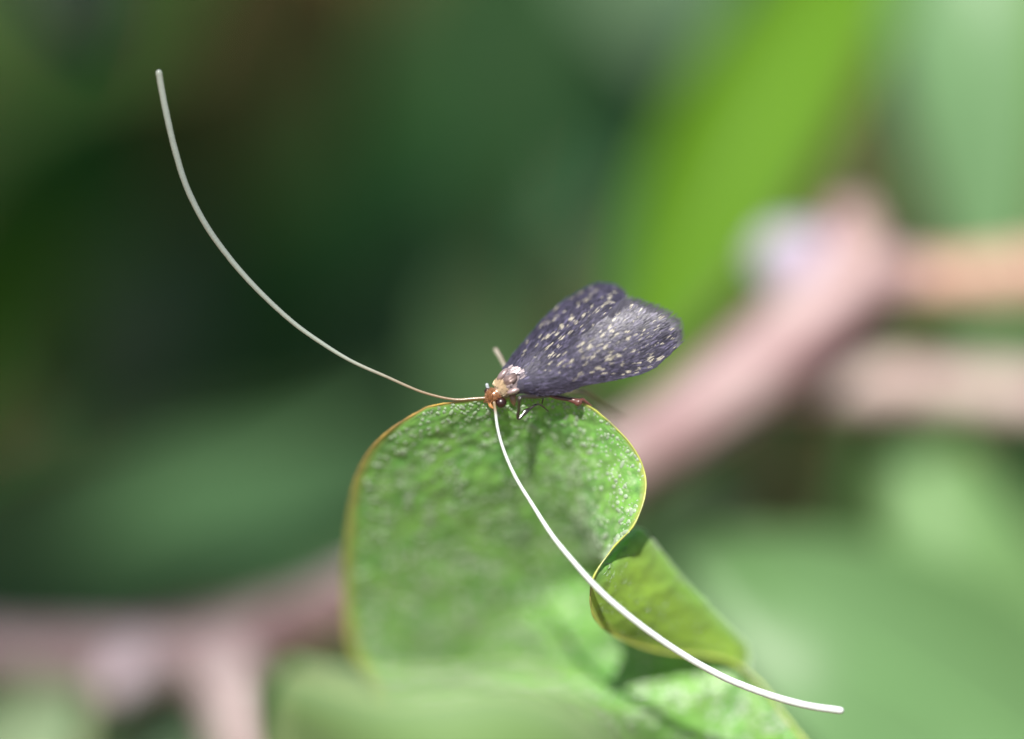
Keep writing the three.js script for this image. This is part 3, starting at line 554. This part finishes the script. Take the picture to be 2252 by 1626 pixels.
  antenna([[1074, 875, .1], [1040, 877, .1], [1000, 879, .1], [930, 863, .1], [850, 829, .1], [770, 793, .1], [700, 750, .1], [640, 706, .1], [560, 631, 0], [500, 562, 0], [450, 491, -.1], [410, 411, -.2], [385, 332, -.3], [366, 252, -.4], [354, 190, -.5], [349, 160, -.6]], [3.6, 3.4, 3.4, 4, 4.6, 5.4, 6, 6.6, 7.2, 7.6, 8, 8.2, 8.4, 8.6, 8.8, 9], 0.34, [0.28, 0.31, 0.25], 'long antenna toned darker for shade, curving up to the left');  // same kind of antenna, its colour darkened to stand for shade
  antenna([[1087, 886, -.25], [1090, 910, -.3], [1094, 940, -.3], [1106, 985, -.3], [1132, 1046, -.3], [1172, 1112, -.3], [1216, 1180, -.55], [1265, 1240, -.8], [1312, 1292, -.95], [1372, 1346, -.9], [1440, 1398, -.7], [1512, 1446, -.4], [1590, 1489, -.1], [1660, 1518, .2], [1730, 1541, .5], [1790, 1555, .6], [1848, 1563, .7]], [4, 4, 4.4, 5, 5.8, 6.6, 7.4, 8, 8.4, 8.8, 9, 9.2, 9.6, 10, 10.2, 10.4, 10.6], 0.035, [0.52, 0.57, 0.53], 'long bright white antenna curving down to the right');

  // palps
  const palpMat = new THREE.MeshPhysicalMaterial({ color: lin(0.36, 0.16, 0.05), roughness: 0.5 });
  part('palp', limb(pts([[1077, 886, 0], [1079, 893, -.05], [1084, 898, -.1]]), ramp([4 * PX, 4.5 * PX, 2 * PX]), 14, 8), palpMat, moth);
  part('palp', limb(pts([[1078, 864, .3], [1074, 856, .3], [1071, 847, .3]]), ramp([4 * PX, 3.4 * PX, 4 * PX]), 14, 8), new THREE.MeshPhysicalMaterial({ color: lin(0.35, 0.38, 0.40), roughness: 0.3, clearcoat: 0.6 }), moth);

  // legs
  const legMat = new THREE.MeshPhysicalMaterial({ color: lin(0.02, 0.015, 0.012), roughness: 0.3, clearcoat: 0.8, clearcoatRoughness: 0.15 });
  const legPale = new THREE.MeshPhysicalMaterial({ color: lin(0.19, 0.18, 0.09), roughness: 0.4, clearcoat: 0.4 });
  const leg = (path, radii, mat, label) => { const m = part('leg', limb(pts(path), radii.map((r) => r * 1.2 * PX), 90, 10), mat, moth); if (label) m.userData.label = label; return m; };
  leg([[1205, 871, .1], [1180, 873, -.3], [1150, 873, -.75], [1143, 876, -.9], [1142, 886, -.85], [1141, 902, -.6], [1139, 920, -.35], [1141, 922, -.35], [1148, 915, -.3], [1157, 905, -.2], [1166, 899, -.1], [1178, 891, 0], [1187, 890, .05], [1197, 897, .2], [1206, 905, .45]], [3.8, 4, 4, 4.4, 3, 3.2, 3, 3, 3.4, 5, 2.6, 2, 1.7, 1.5, 1.3], legMat, 'bent dark foreleg standing on the leaf');
  leg([[1195, 872, .2], [1194, 880, .22], [1192, 888, .3]], [1.8, 1.5, 1.3], legMat);
  leg([[1200, 866, .4], [1225, 874, .2], [1250, 879, .1], [1264, 882, .1], [1272, 885, .15], [1280, 879, .2], [1288, 884, .3], [1299, 893, .5]], [4.2, 4.2, 4, 6, 8, 3.4, 3, 2.4], new THREE.MeshPhysicalMaterial({ color: lin(0.11, 0.04, 0.03), roughness: 0.35, clearcoat: 0.6 }), 'reddish brown middle leg with knobbed joint');
  leg([[1215, 862, 1.6], [1255, 862, 2], [1285, 866, 2.6], [1308, 880, 3.2], [1338, 902, 4], [1372, 927, 5]], [4.6, 5.4, 5.4, 4.4, 3.2, 2.2], legPale, 'pale hind leg stretched out past the leaf edge');
  leg([[1125, 832, 1.2], [1108, 802, 1.4], [1098, 783, 1.5], [1090, 770, 1.6]], [4, 4.4, 4.6, 4.6], new THREE.MeshPhysicalMaterial({ color: lin(0.25, 0.22, 0.16), roughness: 0.4, clearcoat: 0.4 }), 'leg of the far side, raised above the shoulder');
  leg([[1126, 866, .3], [1128, 878, .2], [1130, 890, .5]], [7, 6, 3.4], new THREE.MeshPhysicalMaterial({ color: lin(0.34, 0.2, 0.13), roughness: 0.45 }), 'pale brown foreleg tucked behind the eye');
}

// ------------------------------------------------------------------ renderer
const renderer = new THREE.WebGLRenderer({ antialias: true });
renderer.setSize(1024, 739);
renderer.shadowMap.enabled = true;
renderer.toneMapping = THREE.LinearToneMapping;
renderer.toneMappingExposure = EXPOSURE;
renderer.render(scene, camera);
